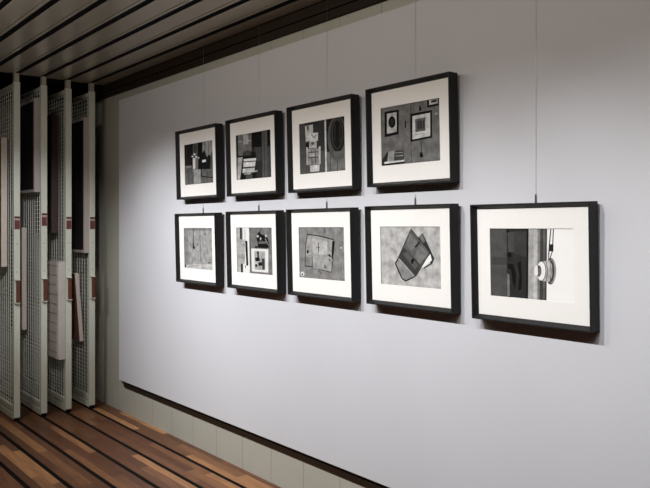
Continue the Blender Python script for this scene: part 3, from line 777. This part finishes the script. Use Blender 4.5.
RX = [1.598, 1.796, 1.983, 2.171]
RL = ['mesh storage rack farthest from the white panel, cream canvas on its outer face',
      'mesh storage rack second from the picture edge, black mauve-framed picture high on its face',
      'mesh storage rack holding the broad pale banded canvas near the floor',
      'mesh storage rack nearest the white panel and the boarded wall']
rp = make_rack()
for i, (x, lab) in enumerate(zip(RX, RL)):
    o = rp if i == 0 else copy_tree(rp)
    o.location = (x, RY, 0)
    tag(o, lab, 'storage rack', 'sliding picture storage racks')
    if i == 1:                       # this rack's label sits a little higher
        for ch in o.children:
            if ch.name.startswith('label_tag'):
                ch.location.z += 0.026

# pictures stored on the racks: local x = thickness (0 at the mesh, towards -side), y = length, z = height
def stored(name, x_mesh, side, y0, length, z0, z1, thick, edge, face, label, framed=False, bands=False, lean=0.0, reach=0.0):
    z0, z1 = 1.45 + (z0 - 1.45) * y0 / 5.6, 1.45 + (z1 - 1.45) * y0 / 5.6
    root = empty(name, (x_mesh, y0, z0), (0, lean, 0))
    s = side
    reach = 0.019
    tag(root, label, 'picture', 'pictures kept on the storage racks')
    h = z1 - z0
    a, b_ = sorted((s * reach, s * (reach + thick)))
    g = MB()
    if framed:
        m_ = 0.022
        g.box(a, b_, 0, m_, 0, h, edge)
        g.box(a, b_, length - m_, length, 0, h, edge)
        g.box(a, b_, m_, length - m_, 0, m_, edge)
        g.box(a, b_, m_, length - m_, h - m_, h, edge)
        g.build('frame', root, bevel=0.001)
        g = MB()
        fa, fb = sorted((s * (reach + 0.004), s * (reach + thick - 0.006)))
        g.box(fa, fb, m_, length - m_, m_, h - m_, face)
        g.build('canvas', root)
    else:
        g.box(a, b_, 0, length, 0, h, edge)
        g.build('stretcher', root, bevel=0.003)
        g = MB()
        fa, fb = sorted((s * (reach + thick - 0.001), s * (reach + thick + 0.0015)))
        g.box(fa, fb, 0.004, length - 0.004, 0.004, h - 0.004, face)
        if bands:  # thin raised horizontal bands across the canvas face
            fa, fb = sorted((s * (reach + thick), s * (reach + thick + 0.0035)))
            z = 0.05
            while z < h - 0.03:
                g.box(fa, fb, 0.03, length - 0.004, z, z + 0.010, M['band']); z += 0.075
        g.build('canvas', root)
    if not lean:
        hang(root, [((0.004 * -s, 0.06 + k * (length - 0.12), h - 0.02), (s * (reach + 0.002), 0.06 + k * (length - 0.12), h - 0.02)) for k in (0, 1)])
    return root

def hang(root, pts):
    for (p, q) in pts:
        g = MB(); g.tube(p, q, 0.002, M['steel_dark'], 6); g.build('hanger', root)

E_ = 0.004
stored('stored_canvas', RX[0] - E_, -1, 5.635, 0.5, 1.149, 2.127, 0.044, M['cream'], M['night'], 'narrow cream canvas edge on the outermost storage rack, cut by the picture edge')
stored('stored_picture', RX[1] - E_, -1, 5.50, 0.6, 1.722, 2.452, 0.041, M['mauve'], M['night'], 'black picture in a mauve grey frame hung high, the shorter of the two', framed=True)
stored('stored_canvas', RX[1] - E_, -1, 5.815, 0.3, 0.660, 1.446, 0.040, M['pink'], M['umber'], 'tall pink grey canvas edge showing beside the handle of the outermost storage rack')
stored('stored_canvas', RX[2] - E_, -1, 5.637, 0.4, 1.400, 2.34, 0.052, M['umber'], M['night'], 'dark umber canvas hung above the broad pale canvas')
stored('stored_canvas', RX[2] - E_, -1, 5.48, 0.42, 0.395, 1.175, 0.050, M['grey_edge'], M['pink'], 'broad pale canvas with faint horizontal bands hung low near the floor', bands=True)
stored('stored_picture', RX[3] - E_, -1, 5.485, 0.5, 1.240, 2.343, 0.037, M['mauve'], M['night'], 'tall black picture in a mauve grey frame on the rack beside the boarded wall', framed=True)
o = stored('stored_canvas', RX[3] - E_ - 0.002, -1, 5.585, 0.4, 0.528, 1.080, 0.032, M['pink'], M['rust'], 'small pinkish canvas leaning out at the top, under the tall black picture', lean=-R(4.2))
hang(o, [((0.042, y_, 0.545), (-0.022, y_, 0.535)) for y_ in (0.08, 0.32)])

# ------------------------------------------------------------------ light
def aim(o, t):
    d = Vector(t) - o.location
    o.rotation_euler = d.to_track_quat('-Z', 'Y').to_euler()

def spot(loc, tgt, power, angle, blend, col, size=0.03):
    l = bpy.data.lights.new('track_and_fill_spot', 'SPOT')
    l.energy = power
    l.spot_size = R(angle)
    l.spot_blend = blend
    l.color = col
    l.shadow_soft_size = size
    o = bpy.data.objects.new('track_and_fill_spot', l)
    COL.objects.link(o)
    o.location = loc
    aim(o, tgt)
    return o

COOL = (0.985, 0.99, 1.0)
WARM = (1.0, 0.90, 0.79)
for ly, pw in ((-0.3, 72), (0.35, 76), (1.0, 90), (1.65, 108), (2.3, 124), (2.95, 132), (3.6, 134), (4.2, 136), (4.6, 92)):
    spot((0.42, ly, 2.555), (2.29, ly, 0.86), pw, 60, 1.0, COOL, 0.014)
    # the same heads' wide spill
    if ly < 4.5:
        spot((0.42, ly, 2.560), (2.29, ly, 1.40), 11, 140, 0.4, WARM, 0.014)
# spots on the rack fronts
spot((0.75, 2.9, 2.555), (1.72, 5.47, 1.28), 135, 31, 0.9, COOL, 0.03)
# added unseen fill lamps above the floor, raising the room's ambient light
for loc, pw in (((0.7, 4.2, 2.58), 60), ((-0.8, 2.6, 2.58), 60), ((-1.2, 0.2, 2.58), 60)):
    spot(loc, (loc[0], loc[1], 0), pw, 100, 0.8, WARM, 0.05)

W = bpy.data.worlds.new('World')
S.world = W
W.use_nodes = True
W.node_tree.nodes['Background'].inputs[0].default_value = (0.9, 0.93, 1, 1)
W.node_tree.nodes['Background'].inputs[1].default_value = 0.02

# ------------------------------------------------------------------ camera
cam = bpy.data.cameras.new('camera')
cam.sensor_width = 36
cam.lens = 36 * 700 / 650
cam.shift_y = -17 / 650
cam.clip_start = 0.05
co = bpy.data.objects.new('camera', cam)
COL.objects.link(co)
co.location = (0, 0, 1.45)
co.rotation_euler = (R(90), 0, -R(40.0303))
S.camera = co

S.view_settings.view_transform = 'Standard'
S.view_settings.look = 'None'
S.view_settings.exposure = 0.0
S.view_settings.gamma = 1.0
S.view_settings.use_curve_mapping = False
